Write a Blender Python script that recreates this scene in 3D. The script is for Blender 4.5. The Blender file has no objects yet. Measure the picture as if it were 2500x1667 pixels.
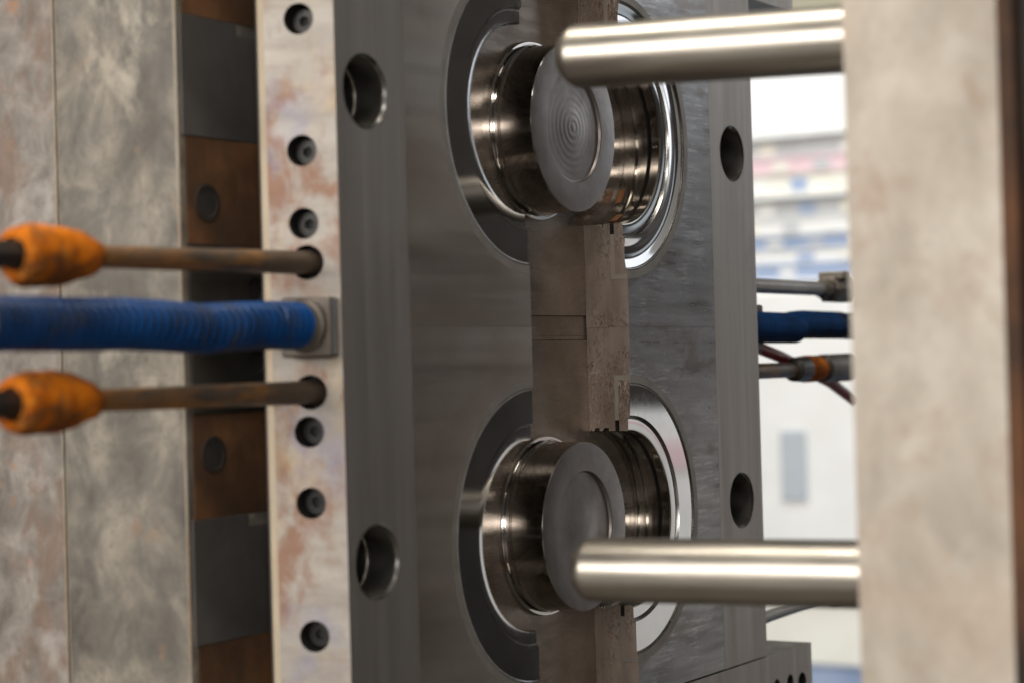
import bpy, bmesh, math, random
from mathutils import Vector, Matrix, noise
from mathutils.geometry import tessellate_polygon
random.seed(7)
S = 0.001                      # everything below is measured in millimetres
R = math.radians
scene = bpy.context.scene
col = scene.collection

# ------------------------------------------------------------------ camera
def make_camera():
    a, p, r = R(31.388), R(0.57), R(1.589)
    v = Vector((-math.sin(a)*math.cos(p), math.cos(a)*math.cos(p), math.sin(p)))
    rt = Vector((math.cos(a), math.sin(a), 0)); up = rt.cross(v)
    rt2 = rt*math.cos(r) - up*math.sin(r); up2 = up*math.cos(r) + rt*math.sin(r)
    cd = bpy.data.cameras.new('camera'); c = bpy.data.objects.new('camera', cd); col.objects.link(c)
    m = Matrix((rt2, up2, -v)).transposed().to_4x4()
    m.translation = Vector((591.557, -1049.813, -19.599))*S
    c.matrix_world = m
    cd.sensor_width = 36; cd.lens = 71.52
    cd.clip_start = .02; cd.clip_end = 60
    cd.dof.use_dof = True; cd.dof.focus_distance = 1.255; cd.dof.aperture_fstop = 6.2
    cd.dof.aperture_blades = 9
    scene.camera = c
make_camera()

# ------------------------------------------------------------------ light
w = bpy.data.worlds.new("World"); scene.world = w; w.use_nodes = True
bg = w.node_tree.nodes['Background']
bg.inputs[0].default_value = (1.0, .93, .85, 1); bg.inputs[1].default_value = .075
vs = scene.view_settings
vs.view_transform = 'Standard'; vs.look = 'None'; vs.exposure = 0; vs.gamma = 1
def area(name, loc, target, sx, sy, power, color):
    d = bpy.data.lights.new(name, 'AREA'); d.shape = 'RECTANGLE'; d.size = sx; d.size_y = sy
    d.energy = power; d.color = color
    o = bpy.data.objects.new(name, d); col.objects.link(o)
    o.location = loc
    q = (Vector(target) - Vector(loc)).to_track_quat('-Z', 'Y'); o.rotation_euler = q.to_euler()
    return o
area('ceiling_lamp', (-.9, -.35, 2.3), (-.9, -.35, 0), 3.6, .8, 105, (1, .93, .81))
area('front_window_light', (-1.5, -4.2, .95), (0, 0, 0), 4.5, 1.8, 185, (1, .95, .88))
area('core_streak_fill', (1.05, -1.75, 1.7), (.0, 0, 0), 1.3, .16, 20, (1, .95, .87))  # unseen lamp added for streaks and sheen on the cores
area('core_band_fill', (2.35, -3.7, .35), (0, 0, 0), 1.3, .5, 60, (1, .96, .9))  # unseen source added to lay bright bands on the core sides
h = area('hall_light', (0, 2.1, 2.7), (-.2, 4.2, .1), 4.5, 1.0, 74, (.88, .94, 1)); h.data.spread = R(95)
scene.cycles.use_denoising = True
scene.cycles.sample_clamp_indirect = 8

# ------------------------------------------------------------------ materials
def ramp(nt, fac, stops):
    n = nt.nodes.new('ShaderNodeValToRGB'); e = n.color_ramp.elements
    while len(e) < len(stops): e.new(.5)
    for i, (p, c) in enumerate(stops):
        e[i].position = p
        e[i].color = (c, c, c, 1) if isinstance(c, (int, float)) else (*c, 1)
    nt.links.new(fac, n.inputs[0]); return n.outputs[0]
def mixc(nt, fac, a, b, mode='MIX'):
    n = nt.nodes.new('ShaderNodeMix'); n.data_type = 'RGBA'; n.blend_type = mode
    L = nt.links
    if isinstance(fac, (int, float)): n.inputs[0].default_value = fac
    else: L.new(fac, n.inputs[0])
    for k, s in ((6, a), (7, b)):
        if isinstance(s, tuple): n.inputs[k].default_value = (*s, 1)
        else: L.new(s, n.inputs[k])
    return n.outputs[2]
def mat(name, tones, scale=(40, 40, 40), detail=6, metallic=0., rough=(.4, .6), rscale=None,
        layers=(), bump=0., bscale=None, spec=.5, distort=0., emit=None, coat=0., aniso=0.):
    """tones: colour ramp over noise; layers: (scale, lo, hi, colour, strength, detail) patches laid over it."""
    m = bpy.data.materials.new(name); m.use_nodes = True; nt = m.node_tree; L = nt.links
    b = nt.nodes['Principled BSDF']
    tc = nt.nodes.new('ShaderNodeTexCoord')
    def noise(sc, det=6, dis=0., off=0.):
        mp = nt.nodes.new('ShaderNodeMapping'); mp.inputs['Scale'].default_value = sc
        mp.inputs['Location'].default_value = (off, off*1.7, off*.6)
        L.new(tc.outputs['Object'], mp.inputs[0])
        n = nt.nodes.new('ShaderNodeTexNoise'); n.inputs['Scale'].default_value = 1
        n.inputs['Detail'].default_value = det; n.inputs['Distortion'].default_value = dis
        n.inputs['Roughness'].default_value = .62
        L.new(mp.outputs[0], n.inputs['Vector']); return n.outputs[0]
    c = ramp(nt, noise(scale, detail, distort), tones)
    rv = None
    for i, ly in enumerate(layers):
        sc, lo, hi, colr, st = ly[:5]
        f = ramp(nt, noise(sc, ly[5] if len(ly) > 5 else 8, .3, 3.1*(i+1)), [(lo, 0.), (hi, st)])
        if len(ly) > 6:                       # keep the patches inside a larger, softer area
            g = ramp(nt, noise(ly[6], 4, .2, 7.7*(i+1)), [(ly[7], 0.), (ly[8], 1.)])
            mm = nt.nodes.new('ShaderNodeMath'); mm.operation = 'MULTIPLY'; L.new(f, mm.inputs[0]); L.new(g, mm.inputs[1]); f = mm.outputs[0]
        c = mixc(nt, f, c, colr)
    L.new(c, b.inputs['Base Color'])
    b.inputs['Metallic'].default_value = metallic
    rr = ramp(nt, noise(rscale or scale, 5, 0, 9.3), [(.3, rough[0]), (.7, rough[1])])
    L.new(rr, b.inputs['Roughness'])
    b.inputs['Specular IOR Level'].default_value = spec
    if coat: b.inputs['Coat Weight'].default_value = coat; b.inputs['Coat Roughness'].default_value = .15
    if aniso: b.inputs['Anisotropic'].default_value = aniso
    if bump:
        bn = nt.nodes.new('ShaderNodeBump'); bn.inputs['Strength'].default_value = 1
        bn.inputs['Distance'].default_value = bump*S
        L.new(noise(bscale or scale, 6, 0, 5.5), bn.inputs['Height']); L.new(bn.outputs[0], b.inputs['Normal'])
    if emit:
        L.new(c, b.inputs['Emission Color']); b.inputs['Emission Strength'].default_value = emit
    return m
M = {}
# milled steel faces (normal along X): grain runs across, in horizontal strokes
M['face'] = mat('milled_steel_face', [(.25, (.46, .385, .325)), (.5, (.55, .48, .42)), (.75, (.62, .57, .52))],
                (12, 5, 22), 3, 1, (.28, .38), (10, 5, 90), 
                layers=[((12, 12, 16), .5, .75, (.38, .28, .22), .55)])
M['face_worn'] = mat('worn_milled_face', [(.25, (.20, .19, .185)), (.5, (.28, .272, .272)), (.75, (.37, .365, .37))],
                (30, 14, 120), 7, 1, (.26, .44), (40, 16, 240), bump=.010, bscale=(50, 20, 600),
                layers=[((40, 16, 40), .5, .62, (.16, .13, .11), .7), ((260, 40, 480), .5, .6, (.55, .54, .55), .5, 5, (26, 26, 20), .5, .62), ((420, 300, 420), .58, .66, (.09, .08, .07), .6, 4, (30, 30, 30), .5, .62)])
M['bar'] = mat('ground_steel_bar', [(.3, (.40, .36, .33)), (.7, (.50, .46, .43))], (60, 90, 4), 5, 1, (.42, .54), (80, 200, 5),
                bump=.006, bscale=(200, 300, 12), layers=[((18, 18, 18), .6, .8, (.22, .2, .18), .5)])
M['brown'] = mat('stained_parting_steel', [(.25, (.15, .116, .095)), (.5, (.25, .20, .168)), (.78, (.36, .30, .26))],
                (60, 60, 12), 8, .4, (.42, .62), (90, 90, 30), bump=.012, bscale=(500, 500, 60),
                layers=[((18, 18, 16), .5, .72, (.13, .08, .052), .7), ((900, 900, 520), .5, .58, (.055, .032, .022), .8, 3, (38, 38, 22), .44, .62), ((700, 700, 240), .54, .6, (.46, .38, .32), .55, 3, (50, 50, 30), .5, .62),
                        ((38, 30, 22), .58, .74, (.11, .07, .05), .5)])
M['brown_floor'] = mat('stained_base_plate', [(.25, (.13, .102, .082)), (.5, (.22, .18, .148)), (.78, (.33, .275, .235))],
                (20, 20, 14), 7, .6, (.2, .34), (60, 30, 160), bump=.006, bscale=(60, 40, 900),
                layers=[((26, 26, 26), .55, .72, (.12, .08, .055), .55), ((300, 120, 600), .62, .7, (.09, .06, .05), .5)])
M['mirror'] = mat('polished_steel', [(.3, (.62, .62, .63)), (.7, (.70, .70, .71))], (40, 40, 40), 3, 1, (.035, .07), (200, 200, 200),
                layers=[((900, 900, 500), .68, .72, (.2, .18, .17), .6, 3)])
M['bore'] = mat('polished_bore_steel', [(.3, (.42, .40, .375)), (.7, (.54, .52, .49))], (30, 60, 60), 5, 1, (.07, .15), (300, 20, 20),
                layers=[((40, 40, 40), .58, .75, (.22, .17, .12), .6)])
M['core'] = mat('turned_core_steel', [(.3, (.50, .48, .465)), (.7, (.64, .62, .60))], (140, 14, 14), 5, 1, (.07, .15), (400, 10, 10),
                layers=[((22, 22, 22), .52, .75, (.24, .18, .14), .65)], aniso=.3)
M['core_end'] = mat('dull_core_end', [(.25, (.19, .167, .158)), (.5, (.27, .247, .238)), (.75, (.35, .325, .316))], (45, 45, 45), 8, .9, (.3, .44), (90, 90, 90),
                bump=.006, bscale=(600, 600, 600), layers=[((28, 28, 28), .5, .75, (.26, .2, .18), .6), ((700, 700, 700), .66, .72, (.5, .48, .47), .4)])
M['gasket'] = mat('grey_seal', [(.3, (.20, .178, .158)), (.7, (.27, .245, .22))], (60, 60, 60), 5, .5, (.4, .5))
M['black'] = mat('black_oxide', [(.3, (.012, .0115, .011)), (.7, (.026, .025, .024))], (60, 60, 60), 4, .4, (.3, .45))
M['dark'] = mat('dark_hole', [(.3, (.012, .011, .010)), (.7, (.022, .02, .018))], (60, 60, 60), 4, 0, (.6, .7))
M['bush'] = mat('bushing_steel', [(.3, (.24, .23, .22)), (.7, (.32, .31, .30))], (60, 60, 60), 4, 1, (.2, .3))
M['bushin'] = mat('oily_bushing_bore', [(.3, (.34, .32, .30)), (.7, (.46, .44, .41))], (60, 60, 60), 4, 1, (.3, .4))
M['pin'] = mat('chromed_guide_pin', [(.3, (.43, .40, .355)), (.7, (.54, .505, .45))], (4, 90, 90), 4, 1, (.26, .42), (14, 60, 60),
               layers=[((9, 34, 34), .5, .7, (.30, .265, .215), .6)])
strip_l = [((30, 30, 16), .53, .66, (.42, .32, .20), .6), ((40, 40, 26), .48, .6, (.20, .085, .042), .8, 7, (7, 7, 9), .46, .58), ((20, 20, 15), .56, .66, (.17, .165, .28), .5), ((26, 26, 12), .6, .7, (.36, .24, .12), .6),
           ((140, 140, 110), .56, .66, (.24, .21, .185), .5), ((50, 50, 60), .5, .66, (.33, .31, .29), .5)]
M['strip'] = mat('weathered_bright_steel', [(.25, (.21, .185, .16)), (.5, (.31, .28, .25)), (.78, (.41, .378, .34))],
               (16, 16, 70), 6, .25, (.45, .6), layers=strip_l, bump=.01, bscale=(60, 60, 500))
M['strip_edge_lit'] = mat('chamfer_lit_tone', [(.25, (.50, .42, .31)), (.75, (.62, .53, .41))], (16, 16, 30), 6, .2, (.45, .6),  # warm light on the chamfer is put into its paler colour
               layers=[((30, 30, 14), .55, .72, (.45, .26, .13), .6)])
M['plate'] = mat('mottled_old_plate', [(.3, (.075, .065, .055)), (.46, (.14, .126, .106)), (.58, (.21, .186, .153)), (.72, (.30, .265, .215))],
               (34, 34, 30), 5, .15, (.5, .7), distort=.5, bump=.05, bscale=(200, 200, 200),
               layers=[((260, 260, 200), .54, .66, (.10, .088, .075), .5), ((18, 18, 10), .5, .64, (.085, .075, .067), .7), ((26, 26, 20), .56, .68, (.42, .38, .31), .75), ((44, 44, 30), .62, .74, (.32, .17, .09), .6)])
M['plate_rusty'] = mat('rust_speckled_plate', [(.3, (.10, .083, .07)), (.5, (.18, .158, .138)), (.7, (.28, .25, .222))],
               (60, 60, 50), 6, .1, (.5, .7), distort=.4, bump=.05, bscale=(200, 200, 200),
               layers=[((36, 36, 30), .5, .62, (.15, .09, .062), .7), ((24, 24, 20), .56, .68, (.38, .35, .33), .6), ((70, 70, 60), .62, .72, (.30, .13, .055), .7)])
M['rust'] = mat('rusted_plate', [(.25, (.03, .016, .008)), (.5, (.075, .034, .014)), (.78, (.16, .07, .026))], (26, 26, 26), 7, .1, (.55, .8),
               layers=[((30, 30, 30), .58, .75, (.045, .04, .03), .7)], bump=.05, bscale=(150, 150, 150))
M['greyblk'] = mat('grey_spacer_steel', [(.25, (.04, .036, .035)), (.75, (.09, .083, .08))], (14, 14, 14), 6, .2, (.5, .65),
               layers=[((24, 24, 24), .62, .78, (.09, .05, .03), .6)])
M['worn_lit_edge'] = mat('worn_highlit_edge', [(.3, (.20, .165, .125)), (.7, (.36, .315, .25))], (16, 16, 40), 6, .1, (.5, .7), layers=[((20, 20, 22), .5, .64, (.22, .12, .065), .7)])  # worn edge, with the bevel highlight put into its lighter colour
M['orange'] = mat('orange_rust', [(.3, (.14, .034, .004)), (.5, (.42, .105, .004)), (.7, (.64, .18, .006))], (45, 45, 45), 6, 0, (.7, .85), spec=.12,
               layers=[((60, 60, 60), .48, .6, (.10, .042, .016), .85), ((120, 120, 120), .56, .66, (.66, .22, .02), .5)], bump=.15, bscale=(180, 180, 180))
M['rod'] = mat('rusty_dark_pipe', [(.25, (.045, .034, .028)), (.5, (.095, .07, .052)), (.78, (.17, .12, .08))], (40, 14, 40), 6, .4, (.36, .55),
               layers=[((40, 13, 40), .52, .64, (.40, .17, .035), .8), ((30, 9, 30), .55, .72, (.11, .055, .015), .8)])
M['rod_clean'] = mat('dull_steel_pipe', [(.25, (.20, .185, .17)), (.75, (.36, .34, .32))], (40, 14, 40), 6, .7, (.3, .45),
               layers=[((50, 20, 50), .56, .7, (.30, .20, .13), .6)])
M['hose'] = mat('blue_hose_rubber', [(.3, (.001, .017, .065)), (.5, (.001, .038, .145)), (.7, (.002, .062, .235))], (24, 30, 24), 4, 0, (.3, .42), spec=.5,
               layers=[((20, 30, 20), .56, .66, (.03, .03, .036), .8)])
M['hose_dark'] = mat('navy_hose_rubber', [(.25, (.003, .010, .03)), (.75, (.006, .028, .085))], (24, 30, 24), 4, 0, (.4, .55),
               layers=[((20, 30, 20), .6, .7, (.03, .03, .035), .7)])
M['fit'] = mat('grey_fitting', [(.25, (.085, .07, .058)), (.75, (.155, .132, .112))], (50, 50, 50), 5, .4, (.4, .55), layers=[((30, 30, 30), .6, .75, (.13, .09, .06), .6)])
M['red'] = mat('red_tube', [(.3, (.30, .035, .035)), (.7, (.42, .07, .06))], (40, 40, 40), 3, 0, (.3, .4))
M['copper'] = mat('coppery_insert', [(.3, (.34, .14, .055)), (.7, (.50, .23, .10))], (120, 120, 120), 5, .6, (.35, .5))
M['column'] = mat('beige_oxide_plate', [(.3, (.27, .23, .19)), (.5, (.375, .33, .28)), (.7, (.47, .43, .375))],
               (26, 26, 16), 5, .1, (.5, .65), distort=.3,
               layers=[((34, 34, 26), .54, .68, (.27, .19, .14), .75), ((15, 15, 12), .52, .66, (.36, .28, .215), .6), ((22, 22, 18), .58, .72, (.48, .455, .42), .6), ((240, 240, 200), .56, .68, (.27, .23, .19), .45)])
M['column_edge'] = mat('rust_edge', [(.42, (.025, .016, .012)), (.66, (.17, .068, .026))], (14, 14, 9), 5, .1, (.6, .75))
M['darkmatte'] = mat('shade_dark_plate', [(.3, (.018, .014, .012)), (.7, (.035, .027, .022))], (26, 26, 26), 5, 0, (.6, .75), spec=.15)  # shade on the backing plate is put into this near black colour
M['darkplate'] = mat('dark_steel_plate', [(.3, (.035, .032, .03)), (.7, (.07, .062, .055))], (26, 26, 26), 5, .6, (.35, .5))
M['cavface'] = mat('cavity_face_steel', [(.3, (.035, .03, .027)), (.7, (.06, .05, .044))], (26, 26, 26), 5, .3, (.5, .65), spec=.2)
M['wall'] = mat('pale_wall_paint', [(.3, (.72, .71, .68)), (.7, (.78, .77, .75))], (2, 2, 2), 4, 0, (.6, .7))
M['floor'] = mat('grey_brown_floor', [(.3, (.05, .043, .034)), (.7, (.08, .07, .055))], (3, 3, 3), 5, 0, (.35, .5))
M['bluefloor'] = mat('blue_floor_paint', [(.3, (.10, .17, .28)), (.7, (.15, .23, .36))], (3, 3, 3), 5, 0, (.35, .5))
M['white'] = mat('white_board', [(.3, (.74, .73, .70)), (.7, (.82, .81, .79))], (8, 8, 8), 4, 0, (.5, .6))
M['cream'] = mat('cream_board', [(.3, (.74, .71, .62)), (.7, (.82, .79, .70))], (8, 8, 8), 4, 0, (.5, .6))
M['pink'] = mat('pink_board', [(.3, (.72, .50, .53)), (.7, (.80, .62, .64))], (8, 8, 8), 4, 0, (.5, .6))
M['greyc'] = mat('grey_board', [(.3, (.46, .47, .48)), (.7, (.58, .59, .60))], (8, 8, 8), 4, 0, (.5, .6))
M['bluec'] = mat('blue_board', [(.3, (.25, .33, .50)), (.7, (.40, .48, .64))], (8, 8, 8), 4, 0, (.5, .6))
M['slot'] = mat('blue_grey_glass', [(.3, (.42, .46, .49)), (.7, (.50, .54, .57))], (6, 6, 6), 3, 0, (.15, .25))
M['beam'] = mat('olive_beam_paint', [(.3, (.20, .18, .12)), (.7, (.28, .25, .18))], (3, 3, 3), 4, 0, (.5, .6))
M['pane'] = mat('daylit_pane', [(.3, (.82, .90, 1)), (.7, (.97, .98, 1))], (1.2, 1.2, 1.2), 3, 0, (.3, .4), emit=.95)

# ------------------------------------------------------------------ mesh builder
class MB:
    def __init__(s): s.v = []; s.f = []; s.m = []
    def add(s, vs, fs, mi=0):
        o = len(s.v); s.v += [tuple(q) for q in vs]
        for i, f in enumerate(fs):
            s.f.append(tuple(o+k for k in f)); s.m.append(mi[i] if isinstance(mi, list) else mi)
        return s
    def box(s, x0, x1, y0, y1, z0, z1, mi=0):
        vs = [(x, y, z) for x in (x0, x1) for y in (y0, y1) for z in (z0, z1)]
        return s.add(vs, [(0, 1, 3, 2), (4, 6, 7, 5), (0, 4, 5, 1), (2, 3, 7, 6), (0, 2, 6, 4), (1, 5, 7, 3)], mi)
    def poly(s, o, u, v, outline, holes=(), mi=0):
        """flat face with holes: points o + a*u + b*v"""
        o, u, v = Vector(o), Vector(u), Vector(v)
        loops = [list(outline)] + [list(h) for h in holes]
        tris = tessellate_polygon([[Vector((a, b, 0)) for a, b in lp] for lp in loops])
        flat = [q for lp in loops for q in lp]
        n = u.cross(v)
        fs = []
        for t in tris:
            A, B, C = (flat[k] for k in t)
            ar = (B[0]-A[0])*(C[1]-A[1]) - (B[1]-A[1])*(C[0]-A[0])
            if abs(ar) < 1e-9: continue
            fs.append(t if ar > 0 else t[::-1])
        return s.add([o + u*a + v*b for a, b in flat], fs, mi)
    def wall(s, o, u, v, n, loop, d0, d1, mi=0, closed=True, flip=False):
        """side wall along a loop from depth d0 to d1 (measured along -n)"""
        o, u, v, n = (Vector(q) for q in (o, u, v, n))
        k = len(loop)
        vs = [o + u*a + v*b - n*d0 for a, b in loop] + [o + u*a + v*b - n*d1 for a, b in loop]
        fs = []
        for i in range(k if closed else k-1):
            j = (i+1) % k
            f = (i, k+i, k+j, j)
            fs.append(f[::-1] if flip else f)
        return s.add(vs, fs, mi)
    def lathe(s, axis_yz, prof, a0=0., a1=360., seg=96, mi=0, axis='X', org=(0, 0, 0), closed_prof=False, rot=0):
        """profile [(x, r)] swept round an X axis through (y, z); or axis 'D' with org/dir"""
        full = abs(a1-a0) >= 359.99
        n = seg if full else seg+1
        vs = []
        for i in range(n):
            t = R(a0 + (a1-a0)*i/seg)
            for (x, r) in prof:
                vs.append((x, axis_yz[0] + r*math.cos(t), axis_yz[1] + r*math.sin(t)))
        k = len(prof); fs = []; ms = []
        for i in range(seg):
            i2 = (i+1) % n
            for j in range(k if closed_prof else k-1):
                j2 = (j+1) % k
                fs.append((i*k+j, i2*k+j, i2*k+j2, i*k+j2)); ms.append(mi[j] if isinstance(mi, list) else mi)
        return s.add(vs, fs, ms)
    def tube(s, pts, rad, seg=20, mi=0, caps=True):
        """round tube along points; rad a number or one per point"""
        P = [Vector(q) for q in pts]; k = len(P)
        rad = [rad]*k if isinstance(rad, (int, float)) else rad
        ref = Vector((0, 0, 1)); vs = []
        for i in range(k):
            d = (P[min(i+1, k-1)] - P[max(i-1, 0)]).normalized()
            e1 = d.cross(ref)
            if e1.length < .05: e1 = d.cross(Vector((1, 0, 0)))
            e1.normalize(); e2 = e1.cross(d)
            for j in range(seg):
                t = 2*math.pi*j/seg
                vs.append(P[i] + (e1*math.cos(t) + e2*math.sin(t))*rad[i])
        fs = []
        for i in range(k-1):
            for j in range(seg):
                j2 = (j+1) % seg
                fs.append((i*seg+j, i*seg+j2, (i+1)*seg+j2, (i+1)*seg+j))
        if caps:
            fs.append(tuple(range(seg))[::-1]); fs.append(tuple((k-1)*seg+j for j in range(seg)))
        return s.add(vs, fs, mi)
    def build(s, name, mats, parent=None, smooth=35, bevel=0, loc=(0, 0, 0), fix=False, bseg=2, bmat=-1):
        me = bpy.data.meshes.new(name)
        L = Vector(loc)
        me.from_pydata([tuple((Vector(q)-L)*S) for q in s.v], [], s.f)
        mats = mats if isinstance(mats, list) else [mats]
        for m in mats: me.materials.append(M[m])
        me.polygons.foreach_set('material_index', s.m)
        if fix:
            bm = bmesh.new(); bm.from_mesh(me); bmesh.ops.remove_doubles(bm, verts=bm.verts, dist=1e-6)
            bmesh.ops.recalc_face_normals(bm, faces=bm.faces); bm.to_mesh(me); bm.free()
        me.update()
        if smooth:
            me.shade_smooth(); me.set_sharp_from_angle(angle=R(smooth))
        o = bpy.data.objects.new(name, me); col.objects.link(o)
        if parent is not None:
            o.parent = parent
            pl = Vector(parent.location)
            q = parent.parent
            while q is not None: pl += Vector(q.location); q = q.parent
            o.location = L*S - pl
        else: o.location = L*S
        if bevel:
            b = o.modifiers.new('bevel', 'BEVEL'); b.width = bevel*S; b.segments = bseg; b.limit_method = 'ANGLE'; b.angle_limit = R(40); b.material = bmat
        return o
def circ(cu, cv, r, n=40): return [(cu + r*math.cos(2*math.pi*i/n), cv + r*math.sin(2*math.pi*i/n)) for i in range(n)]
def tag(o, label=None, cat=None, group=None, kind=None):
    if label: o['label'] = label
    if cat: o['category'] = cat
    if group: o['group'] = group
    if kind: o['kind'] = kind
    return o
def thing(name, label, cat, loc=(0, 0, 0), group=None):
    o = bpy.data.objects.new(name, None); o.empty_display_size = .02; col.objects.link(o); o.location = Vector(loc)*S
    return tag(o, label, cat, group)

DL = 58.6      # half the gap between the two slides
ZC = 118.0     # height of the two core axes above / below the middle
XF = -30.0     # base plate surface
XV, YV, ZV = (1, 0, 0), (0, 1, 0), (0, 0, 1)

# ------------------------------------------------------------------ mould base: end bars, side bars, base plate
def side_bar(s, label):
    """long bar with two guide bores and a sloped outer side; s = -1 near, +1 far"""
    yo, yi = (-240.4, -180.6) if s < 0 else (248.5, 180.6)
    zt, zb = (300, -300) if s < 0 else (228.3, -228.3)
    t = thing('guide_bar', label, 'steel bar', (0, yi, 0), 'side bars with guide bores')
    b = MB()
    bores = [(215*s, ZC), (215*s, -ZC)]
    ol = [(min(yo, yi), zb), (max(yo, yi), zb), (max(yo, yi), zt), (min(yo, yi), zt)]
    hl = [circ(y, z, 19.2, 64) for y, z in bores]
    b.poly((0, 0, 0), YV, ZV, ol, hl, 0)
    for h in hl: b.wall((0, 0, 0), YV, ZV, XV, h, 0, 43, 0, flip=True)
    # slope, bevel, back, inner side, ends
    c18, s18 = math.cos(R(18)), math.sin(R(18))
    W = 36.4
    p1 = (-W*c18, yo + s*W*s18)
    p2 = (p1[0]-6.5, p1[1] - s*3.2)
    prof = [(0, yo), p1, p2, (-44, p2[1] - s*2), (-44, yi), (0, yi)]
    n = Vector((s18, s*c18, 0)); u = Vector((-c18, s*s18, 0))
    if s < 0:
        zs = [152.5, 87.3, 51.3, -51.3, -86.4, -152.0]
        holes = [circ(18.2, z, 7.75, 40) for z in zs] + [circ(17.0, z, 8.6, 40) for z in (32, -31.8)]
        b.poly((0, yo, 0), u, ZV, [(0, zb), (W, zb), (W, zt), (0, zt)], holes, 1)
        for h in holes:
            b.wall((0, yo, 0), u, ZV, n, h, 0, 15, 3, flip=True)
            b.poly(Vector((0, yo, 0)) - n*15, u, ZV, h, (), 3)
    else:
        b.poly((0, yo, 0), u, ZV, [(0, zb), (W, zb), (W, zt), (0, zt)], (), 1)
    for i in range(1, 5):
        A, B_ = prof[i], prof[i+1]
        b.add([(A[0], A[1], zb), (B_[0], B_[1], zb), (B_[0], B_[1], zt), (A[0], A[1], zt)], [(0, 1, 2, 3)], 2 if i == 1 else 0)
    for z in (zb, zt):
        b.add([(x, y, z) for x, y in prof], [tuple(range(6))], 0)
    b.build('bar_body', ['bar', 'strip', 'strip_edge_lit', 'dark'], t, 30, loc=(0, yi, 0))
    for (y, z) in bores:
        m = MB()
        m.lathe((y, z), [(-.05, 19.1), (.05, 18.9), (-1.6, 17.4), (-43, 17.4)], seg=72, mi=[0, 0, 1])
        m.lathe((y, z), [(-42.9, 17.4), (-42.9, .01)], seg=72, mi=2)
        m.lathe((y, z), [(-19, 17.35), (-19, 16.6), (-21, 16.6), (-21, 17.35)], seg=72, mi=1)
        m.build('bushing', ['bush', 'bushin', 'dark'], t, 30, loc=(0, y, z), fix=True)
    if s < 0:
        def screw():
            m = MB()
            hexo = [(2.9*math.cos(R(60*i+10)), 2.9*math.sin(R(60*i+10))) for i in range(6)]
            rim = circ(0, 0, 6.1, 32); top = circ(0, 0, 6.7, 32)
            m.poly((0, 0, 0), XV, YV, rim, [hexo], 0)
            for i in range(32):
                j = (i+1) % 32
                m.add([(rim[i][0], rim[i][1], 0), (top[i][0], top[i][1], -.7), (top[j][0], top[j][1], -.7), (rim[j][0], rim[j][1], 0)], [(0, 1, 2, 3)], 0)
            m.wall((0, 0, -.7), XV, YV, ZV, top, 0, 7, 0)
            m.wall((0, 0, 0), XV, YV, ZV, hexo, 0, 3.5, 1, flip=True)
            m.poly((0, 0, -3.5), XV, YV, hexo, (), 1)
            return m
        sc0 = None
        for z in zs:
            P = Vector((0, yo, z)) + u*18.2 - n*9.0
            if sc0 is None:
                sc0 = screw().build('socket_screw', ['black', 'dark'], t, 30); o = sc0
            else:
                o = sc0.copy(); col.objects.link(o)
            rotm = Matrix((u, n.cross(u), n)).transposed() @ Matrix.Rotation(random.random()*2, 3, 'Z')
            o.rotation_euler = rotm.to_euler()
            o.parent = t; o.location = P*S - Vector(t.location)
    return t
side_bar(-1, 'near side bar with a bright row of screw holes down its sloped edge')
side_bar(1, 'far side bar with guide bores beside the bright background')

t = thing('base_plate', 'brown stained base plate between the two slides under the cores', 'steel plate', (XF, 0, 0))
b = MB(); b.box(-44, XF, -180.4, 180.4, 7.5, 228.2); b.build('plate_panel', 'brown_floor', t, 30, .4, loc=(XF, 0, 110))
b = MB(); b.box(-44, XF, -180.4, 180.4, -228.2, -7.3); b.build('plate_panel', 'brown_floor', t, 30, .4, loc=(XF, 0, -110))
b = MB(); b.box(-44, XF-1.1, -180.4, 180.4, -7.1, 7.3); b.box(XF-1.1, XF-.75, -180.4, 180.4, -4.6, -3.6)
b.build('guide_rail', 'brown_floor', t, 30, .2, loc=(XF, 0, 0))

def end_bar(zs, label):
    t = thing('end_bar', label, 'steel bar', (0, 250, 229*zs), 'end bars across the mould')
    z0, z1 = (229, 292) if zs > 0 else (-292, -229)
    b = MB()
    ys = [(305, 9), (284, 7), (261, 7)]
    zh = 255*zs
    ol = [(-176, z0), (323, z0), (323, z1), (-176, z1)]
    hl = [circ(y, zh + (0 if r > 8 else -3*zs), r*.78, 32) for y, r in ys]
    b.poly((1.2, 0, 0), YV, ZV, ol, hl, 0)
    for h in hl:
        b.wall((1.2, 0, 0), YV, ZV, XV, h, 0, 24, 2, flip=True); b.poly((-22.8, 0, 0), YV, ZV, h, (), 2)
    b.wall((1.2, 0, 0), YV, ZV, XV, ol, 0, 46, 1); b.poly((-44.8, 0, 0), ZV, YV, [(q[1], q[0]) for q in ol], (), 0)
    b.build('bar_body', ['bar', 'fit', 'dark'], t, 30, loc=(0, 250, 229*zs))
end_bar(-1, 'drilled grey bar across the foot of the mould')
end_bar(1, 'grey bar across the head of the mould above the upper guide pin')

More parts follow.
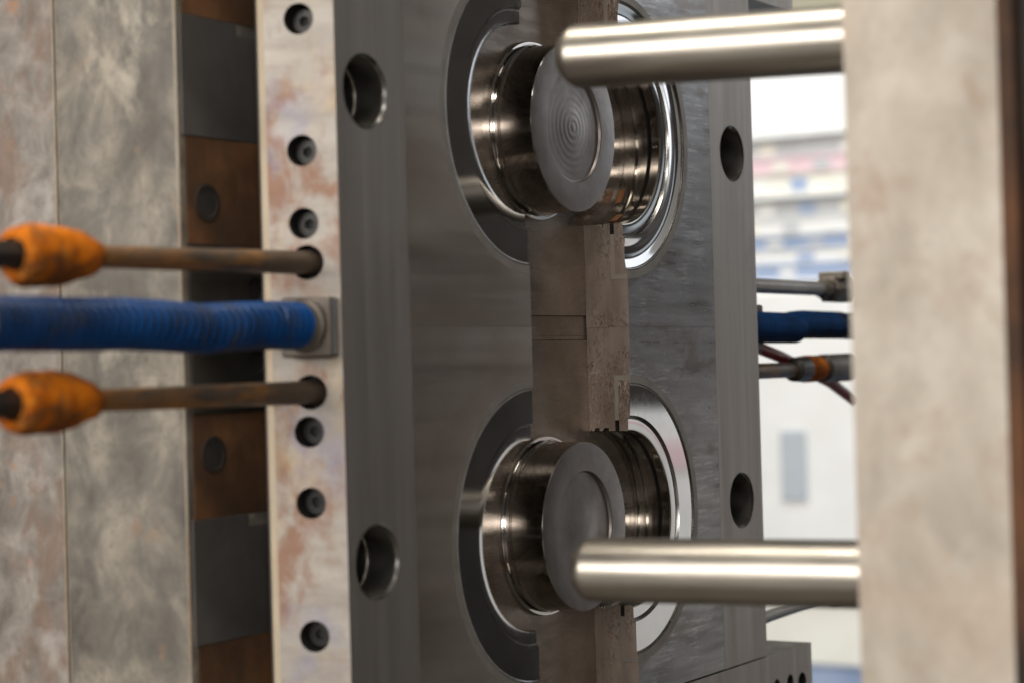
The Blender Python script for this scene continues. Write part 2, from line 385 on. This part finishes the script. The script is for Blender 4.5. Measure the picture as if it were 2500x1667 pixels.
# ------------------------------------------------------------------ slides with half ring inserts
def slide(s, label):
    y0 = DL*s; y1 = 180.3*s
    t = thing('mould_slide', label, 'mould slide', (XF, y0, 0), 'mould slides')
    RB = 88.5
    # outline in (Y,Z), walking up the parting edge with half round notches
    zt = 228.1
    for zc, za, zb in ((-ZC, -zt, -.06), (ZC, .06, zt)):
        pts = [(y0, za)]
        for i in range(49):
            th = -90 + 180*i/48
            pts.append((y0 + s*RB*math.cos(R(th)), zc + RB*math.sin(R(th))))
        pts += [(y0, zb), (y1, zb), (y1, za)]
        # the outline has to run anticlockwise in (Y, Z)
        ar = sum(pts[k][0]*pts[(k+1) % len(pts)][1] - pts[(k+1) % len(pts)][0]*pts[k][1] for k in range(len(pts)))
        if ar < 0: pts = pts[::-1]
        b = MB()
        b.poly((0, 0, 0), YV, ZV, pts, (), 0)
        b.wall((0, 0, 0), YV, ZV, XV, pts, 0, 29.9, 1)
        b.poly((-29.9, 0, 0), ZV, YV, [(q[1], q[0]) for q in pts], (), 1)
        b.build('slide_block', ['face_worn' if s > 0 else 'face', 'brown'], t, 30, loc=(XF, y0, zc))
    for zc, up in ((ZC, True), (-ZC, False)):
        dish = (.9 if s > 0 else 0) if up else 0
        prof = [(-29.9, 54)]; mi = [0]
        def seg(pp, m):
            for q in pp: prof.append(q); mi.append(m)
        seg([(-28.6, 54)], 0); seg([(-28.6, 54.7), (-28.1, 54.7), (-28.1, 54)], 3)
        if not up: seg([(-26.5, 54), (-25.6, 55.9), (-22.6, 55.9), (-22.6, 54)], 0)
        seg([(-20.4, 54), (-19.2, 55.9), (-16.1, 55.9), (-16.1, 54)], 0)
        seg([(-11.5, 54)], 0); seg([(-11.5, 60.6), (-8.7, 60.6), (-8.7, 54)], 3)
        seg([(-3.2, 54), (-2.5, 54.5), (-2.4, 55.2)], 0)
        seg([(-2.4, 61.2)], 1)
        seg([(-2.9, 61.5), (-2.9, 62.0), (-1.6, 62.4), (-1.9, 63.0), (-.9, 63.5)], 2)
        for k in range(1, 13):
            f = k/12; seg([(-.9 - dish*math.sin(math.pi*f)**1.2, 63.5 + 18.2*f)], 1)
        seg([(-.2, 82.2), (-.1, 82.7)], 2); seg([(-.9, 82.9), (-.9, 83.4), (0, 83.5)], 4)
        seg([(0, 88.45)], 4); seg([(-29.9, 88.45)], 5)
        # mi[j] is the segment from j to j+1
        ms = mi[1:] + [5]
        b = MB()
        a0, a1 = (-90, 90) if s > 0 else (90, 270)
        b.lathe((y0, zc), prof, a0, a1, 96, ms, closed_prof=True)
        for sg in (1, -1):
            b.poly((0, y0, zc), XV, (0, 0, sg), [(x, r) for x, r in prof], (), 5)
        ins = b.build('ring_insert', ['bore', 'mirror', 'bush', 'dark', 'gasket', 'brown'], t, 28, loc=(XF, y0, zc), fix=True)
        for sg in (1, -1):
            g = MB(); e = .12
            xs = [(-11.4, 60.8), (-8.8, 60.8), (-8.8, 85.4), (-.02, 85.4), (-.02, 88.4), (-11.4, 88.4)]
            L_ = [(x, zc + sg*r) for x, r in xs]
            if sg*s < 0: L_ = L_[::-1]
            g.poly((0, y0 - s*e, 0), XV, ZV, L_); g.wall((0, y0 - s*e, 0), XV, ZV, (0, -s, 0), L_, 0, 1)
            g.build('seal', 'gasket', ins, 0, 0, loc=(XF, y0, zc), fix=True)
        if s > 0 and up:
            g = MB()
            for th0, th1, xa, xb in ((-45, -33, -28, -24), (-72, -60, -21, -16.5)):
                vs = []; n_ = 6
                for i in range(n_+1):
                    th = R(th0 + (th1-th0)*i/n_)
                    for x in (xa, xb): vs.append((x, y0 + 53.85*math.cos(th), zc + 53.85*math.sin(th)))
                g.add(vs, [(2*i, 2*i+1, 2*i+3, 2*i+2) for i in range(n_)])
            g.build('vent_plug', 'copper', ins, 30, loc=(XF, y0, zc))
            cu = bpy.data.curves.new('engraved_letter', 'FONT'); cu.body = 'S'; cu.size = 4.2*S; cu.extrude = .05*S; cu.align_x = 'CENTER'; cu.align_y = 'CENTER'
            tmp = bpy.data.objects.new('tmp', cu); col.objects.link(tmp)
            dg = bpy.context.evaluated_depsgraph_get(); me = bpy.data.meshes.new_from_object(tmp.evaluated_get(dg))
            bpy.data.objects.remove(tmp)
            me.materials.clear(); me.materials.append(M['strip'])
            o = bpy.data.objects.new('engraved_letter', me); col.objects.link(o); o.parent = ins
            th = R(-3); pos = Vector((-6, y0 + 53.8*math.cos(th), zc + 53.8*math.sin(th)))
            nn = Vector((0, -math.cos(th), -math.sin(th))); uu = Vector((0, -math.sin(th), math.cos(th))); vv = nn.cross(uu)
            o.matrix_local = Matrix.LocRotScale((pos - Vector((XF, y0, zc)))*S, Matrix((uu, vv, nn)).transposed().to_quaternion(), None)
    return t
slide(-1, 'near mould slide with dark mirrored half rings left of the cores')
slide(1, 'far mould slide with bright mirrored half rings and brown stained edge')

# ------------------------------------------------------------------ cores
def core(zc, label, up):
    t = thing('mould_core', label, 'mould core', (XF, 0, zc), 'round mould cores')
    b = MB()
    b.lathe((0, zc), [(XF+.05, 53.6), (XF+2.4, 53.6), (XF+2.9, 53.1), (XF+2.9, 51.9), (XF+2.2, 51.7), (XF+2.2, 51.3), (XF+3.4, 51.1)], seg=128, mi=0)
    b.build('flange', ['core'], t, 25, loc=(XF, 0, zc), fix=True)
    b = MB()
    b.lathe((0, zc), [(XF+.5, 51.0), (XF+6.4, 50.9), (XF+6.7, 50.4), (XF+7.3, 50.4), (XF+7.6, 50.0), (-2.0, 50.0), (-1.5, 49.6)], seg=128, mi=0)
    b.build('core_body', ['core'], t, 25, loc=(XF, 0, zc), fix=True)
    b = MB()
    pr = [(-1.5, 49.6), (-1.42, 49.2), (-1.42, 33.0), (-1.7, 32.6), (-3.3, 32.2)]
    r = 31.6
    while r > .6:
        f = 1 - r/32
        x = -3.5 + 1.3*math.exp(-(r/17)**2) + (.10 if up else .035)*math.sin(r*(1.5 if up else 3.1))*math.exp(-r/16)
        pr.append((x, r)); r -= .8
    pr.append((pr[-1][0], .01))
    b.lathe((0, zc), pr, seg=128, mi=0)
    b.build('end_face', ['core_end'], t, 18, loc=(XF, 0, zc), fix=True)
core(ZC, 'upper core, its end face showing wavy turning rings', True)
core(-ZC, 'lower core, its end face smooth with a plain round recess', False)

# ------------------------------------------------------------------ opposite mould half on the right
XC = 288.7
t = thing('cavity_plate', 'blurred beige plate edge standing upright at the right', 'steel plate', (XC, -297, 0))
b = MB()
ol = [(-297, -420), (450, -420), (450, 420), (-297, 420)]
hl = [circ(0, z, 52, 64) for z in (ZC, -ZC)]
b.poly((XC, 0, 0), ZV, YV, [(z, y) for y, z in ol], [[(z, y) for y, z in h] for h in hl], 0)
for h in hl:
    b.wall((XC, 0, 0), YV, ZV, (-1, 0, 0), h, 0, 30, 0); b.poly((XC+30, 0, 0), ZV, YV, [(z, y) for y, z in h], (), 0)
X2 = 355.5
b.add([(XC, -297, -420), (X2-5, -297, -420), (X2-5, -297, 420), (XC, -297, 420)], [(0, 1, 2, 3)], 1)
b.add([(X2-5, -297, -420), (X2, -293, -420), (X2, -293, 420), (X2-5, -297, 420)], [(0, 1, 2, 3)], 2)
b.add([(XC, 450, -420), (XC, 450, 420), (X2, 450, 420), (X2, 450, -420)], [(0, 1, 2, 3)], 1)
b.add([(X2, -293, -420), (X2, 450, -420), (X2, 450, 420), (X2, -293, 420)], [(0, 1, 2, 3)], 2)
b.build('plate_body', ['cavface', 'column', 'column_edge'], t, 30, 2.2, loc=(XC, -297, 0), bseg=3)
t = thing('backing_plate', 'dark plate edge at the far right behind the beige plate', 'steel plate', (X2, -262, 0))
b = MB(); b.box(X2+.5, X2+120, -289, 290, -420, 420); b.build('plate_body', 'darkmatte', t, 30, 1, loc=(X2, -262, 0))
def guide_pin(y, z, z2, label):
    t = thing('guide_pin', label, 'guide pin', (XC, y, z2), 'guide pins')
    b = MB()
    x0 = 114.5; r = 15.0; n = 48
    pr = [(x0, .01), (x0, 6.5), (x0+.5, 8.4), (x0+1.6, 10.2), (x0+5.0, 13.2), (x0+7.2, 14.5), (x0+9.6, r), (XC-4, r), (XC-3.5, r+1.8), (XC+6, r+1.8)]
    vs = []; k = len(pr)
    b.lathe((y, 0), pr, seg=72)
    b.v = [(q[0], q[1], q[2] + z + (z2-z)*(q[0]-x0)/(XC-x0)) for q in b.v]
    b.build('pin_shaft', 'pin', t, 30, loc=(XC, y, z2), fix=True)
    m = MB(); m.lathe((y, z2), [(XC-9, r+.1), (XC-9, 20), (XC+.5, 20)], seg=48); m.build('pin_collar', 'darkplate', t, 30, loc=(XC, y, z2), fix=True)
guide_pin(-214.8, 123.3, 115.5, 'upper polished guide pin pointing at the upper core')
guide_pin(-214.8, -118.3, -115.7, 'lower polished guide pin pointing at the lower core')
guide_pin(214.8, 104, 103, 'far upper guide pin, seen only as a reflection in the upper mirrored ring')
guide_pin(214.8, -127, -126.5, 'far lower guide pin, seen only as a reflection in the lower mirrored ring')

# ------------------------------------------------------------------ plates at the left, behind the gap
YP = -275
t = thing('clamp_plate', 'grey mottled plate edge beside the dark gap at the left', 'steel plate', (-72, YP, 0), 'plate edges at the left')
b = MB(); b.box(-153.2, -72, YP, 240, -420, 420)
b.build('plate_body', ['plate', 'worn_lit_edge'], t, 30, 1.1, loc=(-72, YP, 0), bseg=3, bmat=1)
for zz in (64.5, -62):
    m = MB()
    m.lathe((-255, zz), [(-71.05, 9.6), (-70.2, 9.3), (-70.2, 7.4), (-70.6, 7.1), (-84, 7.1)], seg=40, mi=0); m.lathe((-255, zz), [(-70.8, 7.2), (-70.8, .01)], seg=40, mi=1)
    m.build('bolt_hole', ['darkmatte', 'dark'], t, 30, loc=(-72, -255, zz), fix=True)
for z0, z1, nm in ((97.5, 158, 'spacer_block'), (-156, -94, 'spacer_block')):
    b = MB(); b.box(-71.9, -70.4, YP+2.5, -229, z0, z1); b.box(-71.9, -70.9, -228.9, -60, z0, z1-6); b.build(nm, 'greyblk', t, 30, .15, loc=(-71, YP, (z0+z1)/2))
for z0, z1 in ((43.5, 97.2), (-93.7, -41.5), (158.3, 260), (-260, -156.3)):
    b = MB(); b.box(-71.9, -71, YP+5, -60, z0, z1); b.build('rusty_panel', 'rust', t, 30, .1, loc=(-71, YP, (z0+z1)/2))
b = MB()
hh = [circ(-218.5, z, 6.0, 28) for z in (21.5, -15.5)]
b.poly((-70.4, 0, 0), YV, ZV, [(YP+5, -41), (-60, -41), (-60, 43), (YP+5, 43)], hh, 0)
for h in hh: b.wall((-70.4, 0, 0), YV, ZV, XV, h, 0, 1.2, 1, flip=True); b.poly((-71.6, 0, 0), YV, ZV, h, (), 1)
b.wall((-70.4, 0, 0), YV, ZV, XV, [(YP+5, -41), (-60, -41), (-60, 43), (YP+5, 43)], 0, 1.5, 0)
b.build('dark_panel', ['darkplate', 'dark'], t, 30, loc=(-71, YP, 0))
t = thing('clamp_plate', 'rust speckled plate edge at the far left', 'steel plate', (-156, YP, 0), 'plate edges at the left')
b = MB(); b.box(-290, -153.35, YP-.9, 240, -420, 420); b.build('plate_body', ['plate_rusty', 'worn_lit_edge'], t, 30, .7, loc=(-156, YP, 0), bseg=3, bmat=1)

# ------------------------------------------------------------------ pipes and hoses
def y_lathe(b, x, z, prof, seg=32, mi=0, dirv=(0, 1, 0), org=None):
    """profile [(distance, r)] round an axis along dirv from org"""
    d = Vector(dirv).normalized(); o = Vector(org)
    e1 = d.cross(Vector((0, 0, 1))).normalized(); e2 = e1.cross(d)
    n0 = len(prof); vs = []
    for i in range(seg):
        t = 2*math.pi*i/seg
        for (q, r) in prof: vs.append(o + d*q + (e1*math.cos(t) + e2*math.sin(t))*r)
    fs = []
    for i in range(seg):
        i2 = (i+1) % seg
        for j in range(n0-1): fs.append((i*n0+j, i2*n0+j, i2*n0+j+1, i*n0+j+1))
    return b.add(vs, fs, mi)
def near_pipe(z, ze, label, L0):
    t = thing('hydraulic_pipe', label, 'pipe', (-17, -240, z), 'pipes with rust orange sleeves')
    A, B_ = Vector((-17, -236, z)), Vector((-19.2, -L0, ze))
    b = MB(); pts = [A.lerp(B_, k/12) for k in range(13)]
    b.tube(pts, [5.9 - .9*k/12 for k in range(13)], 28); b.build('pipe', 'rod', t, 40, loc=(-17, -240, z))
    d = (B_ - A).normalized()
    b = MB(); y_lathe(b, 0, 0, [(0, 5.2), (.6, 7.0), (2.5, 8.0), (5, 8.9), (8, 9.8), (11, 10.6), (15, 11.5), (20, 12.3), (25, 13.0), (30, 13.3), (35, 13.4), (40, 13.1), (44, 12.4), (47, 11.0), (48, 7)], org=B_ - d*6, dirv=d, seg=40)
    b.v = [tuple(Vector(q) + Vector((0, 0, 1))*1.7*noise.noise(Vector(q)*.13 + Vector((z, 0, 0))) + Vector((1, 0, 0))*1.4*noise.noise(Vector(q)*.16)) for q in b.v]
    b.build('rusty_sleeve', 'orange', t, 40, loc=tuple(B_), fix=True)
    b = MB(); y_lathe(b, 0, 0, [(40, 5), (41, 6.6), (66, 6.6), (67, 5), (67, .01)], seg=6, org=B_ - d*6, dirv=d)
    b.build('nut', 'darkplate', t, 20, .6, loc=tuple(B_), fix=True)
near_pipe(32, 30.6, 'upper rusty pipe with an orange rust sleeve, left of the screw holes', 399)
near_pipe(-31.8, -31.2, 'lower rusty pipe with an orange rust sleeve, left of the screw holes', 402)

def coil(b, pts, rad, wire, pitch, mi=0):
    P = [Vector(q) for q in pts]; cum = [0]
    for i in range(1, len(P)): cum.append(cum[-1] + (P[i]-P[i-1]).length)
    tot = cum[-1]; n = int(tot/pitch*22); vs = []; fs = []; q_ = 6
    k = 0
    for i in range(n+1):
        s_ = tot*i/n
        while k < len(P)-2 and cum[k+1] < s_: k += 1
        f = (s_-cum[k])/(cum[k+1]-cum[k]); p = P[k].lerp(P[k+1], f); d = (P[k+1]-P[k]).normalized()
        rr = rad if isinstance(rad, (int, float)) else rad(s_/tot)
        e1 = d.cross(Vector((0, 0, 1))).normalized(); e2 = e1.cross(d); a = 2*math.pi*i/22
        rad_ = e1*math.cos(a)+e2*math.sin(a)
        for j in range(q_):
            w_ = 2*math.pi*j/q_; vs.append(p + rad_*(rr + wire*math.cos(w_)) + d*wire*math.sin(w_))
    for i in range(n):
        for j in range(q_):
            j2 = (j+1) % q_; fs.append((i*q_+j, i*q_+j2, (i+1)*q_+j2, (i+1)*q_+j))
    b.add(vs, fs, mi)
t = thing('blue_hose', 'thick ribbed blue hose between the two rusty pipes', 'hose', (-12, -256, 0), 'ribbed blue hoses')
cp = [(-10, -262, .6), (-8.5, -285, .9), (-8.2, -310, 0.2), (-9, -335, -.9), (-10, -360, .5), (-11, -385, 1.4), (-11.5, -410, 1.2), (-12, -470, 1.6)]
b = MB(); b.tube(cp, 9.0, 32); b.build('hose_core', 'dark', t, 60, loc=(-12, -256, 0))
b = MB(); coil(b, cp, 10.2, 1.35, 5.2); b.build('spring_guard', 'hose', t, 60, loc=(-12, -256, 0))
n18 = Vector((math.sin(R(18)), -math.cos(R(18)), 0)); u18 = Vector((-math.cos(R(18)), -math.sin(R(18)), 0))
b = MB(); o18 = Vector((0, -240.4, 0)) + u18*1.2 + n18*.05
vs = [o18 + u18*a + Vector((0, 0, z)) + n18*h for h in (0, 12.5) for (a, z) in ((0, -14.5), (26, -14.5), (26, 14.5), (0, 14.5))]
b.add(vs, [(0, 3, 2, 1), (4, 5, 6, 7), (0, 1, 5, 4), (1, 2, 6, 5), (2, 3, 7, 6), (3, 0, 4, 7)])
b.build('fitting_block', 'fit', t, 30, 1.6, loc=(-12, -256, 0), fix=True, bseg=3)
b = MB(); y_lathe(b, 0, 0, [(0, 13), (2, 13), (3, 12.0), (5, 11.8), (5.5, 10.0)], org=(-11, -256, .5), dirv=(0, -1, 0)); b.build('collar', 'fit', t, 30, loc=(-12, -256, 0), fix=True)

# far side, beyond the slides
t = thing('hydraulic_pipe', 'steel pipe with a hex nut above the navy hose', 'pipe', (-20, 250, 30), 'pipes on the far side')
b = MB(); b.tube([(-20, 246, 30.2), (-20, 430, 29.6)], 5.4, 24); b.build('pipe', 'rod_clean', t, 40, loc=(-20, 250, 30))
b = MB(); y_lathe(b, 0, 0, [(0, 5), (.5, 7.2), (10, 7.4), (11, 8)], org=(-20, 412, 29.6)); y_lathe(b, 0, 0, [(0, 7), (2, 11.2), (38, 11.6), (39, 6)], seg=6, org=(-20, 424, 29.6))
b.build('nut', 'fit', t, 25, .6, loc=(-20, 424, 30), fix=True)
b = MB(); b.box(-30, -9, 430, 446, 37, 43.5); b.build('clip', 'strip', t, 25, 1.2, loc=(-20, 438, 40))
t = thing('blue_hose', 'navy hose at the right, stepped in the middle, against the bright background', 'hose', (-20, 262, 0), 'ribbed blue hoses')
cp = [(-20, 270, .3), (-20, 360, -.5)]; cp2 = [(-20, 352, 1.4), (-20, 372, 2.2), (-20, 446, 1.6)]
b = MB(); b.tube(cp, 9.6, 28); b.tube(cp2, 8.9, 28); b.build('hose_core', 'hose_dark', t, 60, loc=(-20, 262, 0))
b = MB(); coil(b, cp, 10.2, 1.2, 4.6); coil(b, cp2, 9.5, 1.2, 4.6); b.build('spring_guard', 'hose', t, 60, loc=(-20, 262, 0))
b = MB(); b.box(-31, -20, 262, 304, -17.5, 16.5); b.build('fitting_block', 'fit', t, 30, 2, loc=(-20, 262, 0))
b = MB(); y_lathe(b, 0, 0, [(0, 6), (0, 10), (40, 11), (41, 6)], org=(-20, 444, 1)); b.build('end_sleeve', 'fit', t, 30, loc=(-20, 444, 0), fix=True)
t = thing('hydraulic_pipe', 'short pipe with an orange rust sleeve and dark nuts below the navy hose', 'pipe', (-20, 250, -31), 'pipes on the far side')
b = MB(); b.tube([(-20, 246, -31), (-20, 372, -31.4)], 5.6, 24); b.build('pipe', 'rod', t, 40, loc=(-20, 250, -31))
b = MB(); y_lathe(b, 0, 0, [(0, 5), (2, 9), (16, 9.8), (20, 9.6)], org=(-20, 353, -31)); b.build('nut', 'darkplate', t, 30, loc=(-20, 353, -31), fix=True)
b = MB(); y_lathe(b, 0, 0, [(0, 9), (3, 10.2), (26, 10.0), (32, 8.4), (34, 7)], org=(-20, 372, -31)); b.build('rusty_sleeve', 'orange', t, 40, loc=(-20, 372, -31), fix=True)
b = MB(); y_lathe(b, 0, 0, [(0, 7), (4, 10.6), (60, 11), (61, 5)], org=(-20, 404, -31)); b.build('pipe_end', 'fit', t, 30, loc=(-20, 404, -31), fix=True)
o = MB().tube([(-30, 262, -2), (-27, 300, -13), (-27, 345, -21), (-27, 390, -31), (-27, 440, -42), (-27, 490, -58)], 4.4, 16).build('red_tube', 'red', None, 60, loc=(-27, 300, -13))
tag(o, 'thin red tube slanting down behind the orange sleeved pipe at the right', 'tube')
t = thing('hydraulic_pipe', 'bare steel pipe rising to the right below the lower guide pin', 'pipe', (-20, 250, -209), 'pipes on the far side')
b = MB(); b.tube([(-20, 246, -210), (-20, 300, -207.5), (-20, 360, -206.5), (-20, 470, -203)], 4.3, 20); b.build('pipe', 'rod_clean', t, 40, loc=(-20, 250, -209))
b = MB(); y_lathe(b, 0, 0, [(0, 4), (3, 8.5), (40, 9), (41, 4)], org=(-20, 415, -206)); b.build('nut', 'darkplate', t, 30, loc=(-20, 415, -206), fix=True)

# ------------------------------------------------------------------ workshop behind
def bx(name, mats, x0, x1, y0, y1, z0, z1, parent=None, bevel=0):
    return MB().box(x0, x1, y0, y1, z0, z1).build(name, mats, parent, 0, bevel, loc=((x0+x1)/2, (y0+y1)/2, z0))
tag(MB().add([(-9000, -7000, -900), (9000, -7000, -900), (9000, 5200, -900), (-9000, 5200, -900)], [(0, 1, 2, 3)]).build('floor', 'floor', None, 0), kind='structure')
tag(MB().add([(-2600, 1900, -896), (600, 1900, -896), (600, 4990, -896), (-2600, 4990, -896)], [(0, 1, 2, 3)]).build('floor_paint', 'bluefloor', None, 0), kind='structure')
tag(bx('back_wall', 'wall', -9000, 9000, 5000, 5200, -899, 3500), kind='structure')
for i, x in enumerate((-3200, -1500, 350, 2400)):
    t = thing('window', ['daylit window furthest left on the back wall', 'daylit window behind the rack of cartons', 'daylit window right of the rack on the back wall', 'daylit window furthest right on the back wall'][i], 'window', (x, 4990, 250), 'windows of the hall')
    bx('pane', 'pane', x-700, x+700, 4984, 4994, 260, 1700, t)
    for (a0, a1, c0, c1) in ((x-760, x-700, 200, 1760), (x+700, x+760, 200, 1760), (x-700, x+700, 200, 260), (x-700, x+700, 1700, 1760), (x-20, x+20, 260, 1700)):
        bx('frame_bar', 'white', a0, a1, 4960, 4999, c0, c1, t, 6)
t = thing('storage_rack', 'pale rack of stacked cartons blurred behind the hoses', 'rack', (-1130, 3000, -900))
for x in (-1560, -700):
    for y in (2990, 3380): bx('post', 'white', x-20, x+20, y-20, y+20, -899, 700, t, 4)
for z in (140, 322, 452): bx('shelf', 'white', -1538, -722, 2985, 3400, z-8, z, t, 3)
rows = [('blue carton lying lowest in the rack', 'bluec', 141, 172), ('white carton lying between the two blue cartons in the rack', 'white', 173, 205), ('blue carton third from the bottom of the rack', 'bluec', 206, 232),
        ('white carton below the grey one in the rack', 'white', 233, 272), ('grey carton lying below the cream one in the rack', 'greyc', 273, 313), ('cream carton under the pink one in the rack', 'cream', 323, 366),
        ('pink carton in the upper part of the rack', 'pink', 367, 402), ('grey carton lying on the pink one in the rack', 'greyc', 403, 443), ('white carton on the top shelf of the rack', 'white', 453, 600)]
for i, (lb, mm, z0, z1) in enumerate(rows):
    dx = [0, 40, -30, 10, -50, 30, -10, 50, 0][i]
    t = thing('carton', lb, 'carton', (-1130+dx, 3000, z0), 'cartons in the rack')
    bx('carton_body', mm, -1530+dx*.2, -730+dx*.2, 2992 + abs(dx)*.2, 3370, z0, z1-5, t, 3)
    bx('carton_lid', mm, -1534+dx*.2, -726+dx*.2, 2989 + abs(dx)*.2, 3373, z1-5, z1-.4, t, 1)
    for k in range(4 if z0 < 450 else 0):
        xx = -1290 + k*95 + dx
        bx('carton_label', ['greyc', 'white', 'bluec', 'cream'][(k+i) % 4], xx, xx+38, 2990.5 + abs(dx)*.2, 2992.5+abs(dx)*.2, z0+6, z1-9, t)
t = thing('reflection_stand_in', 'dark stand-in housing beyond the right edge, seen only in the mirrored rings', 'stand-in', (2100, 3600, 60))  # out of view, put in to give the mirrored rings dark and pale tones
bx('block', 'darkplate', 1000, 3000, 3600, 4300, -150, 640, t, 12)
bx('pale_patch', 'slot', 1900, 2250, 3594, 3602, 330, 520, t, 4)
bx('pale_block', 'white', 1010, 2990, 3560, 4300, -895, -152, t, 10)
bx('pink_strip', 'pink', 1020, 2980, 3554, 3559, -300, -230, t)
for xa in (1150, 1480, 2500): bx('grey_patch', 'greyblk', xa, xa+250, 3592, 3599, -60, 560, t, 4)
t = thing('machine_cabinet', 'off white machine cabinet with a narrow blue grey window slot', 'cabinet', (-1130, 2950, -620))
bx('cabinet_body', 'white', -1700, -600, 2950, 3420, -540, 118, t, 8)
bx('window_slot', 'slot', -1185, -1125, 2944, 2952, -330, -180, t, 3)
bx('plinth', 'cream', -1690, -610, 2960, 3400, -680, -541, t, 6)
bx('foot_panel', 'bluec', -1680, -620, 2980, 3380, -899, -681, t, 6)
t = thing('ceiling_beam', 'olive painted beam crossing high above the rack', 'beam', (0, 3200, 720))
bx('beam_web', 'beam', -3000, 400, 3190, 3230, 640, 1000, t, 4); bx('beam_flange', 'beam', -3000, 400, 3120, 3300, 625, 639, t, 4); bx('beam_flange', 'beam', -3000, 400, 3120, 3300, 1001, 1015, t, 4)
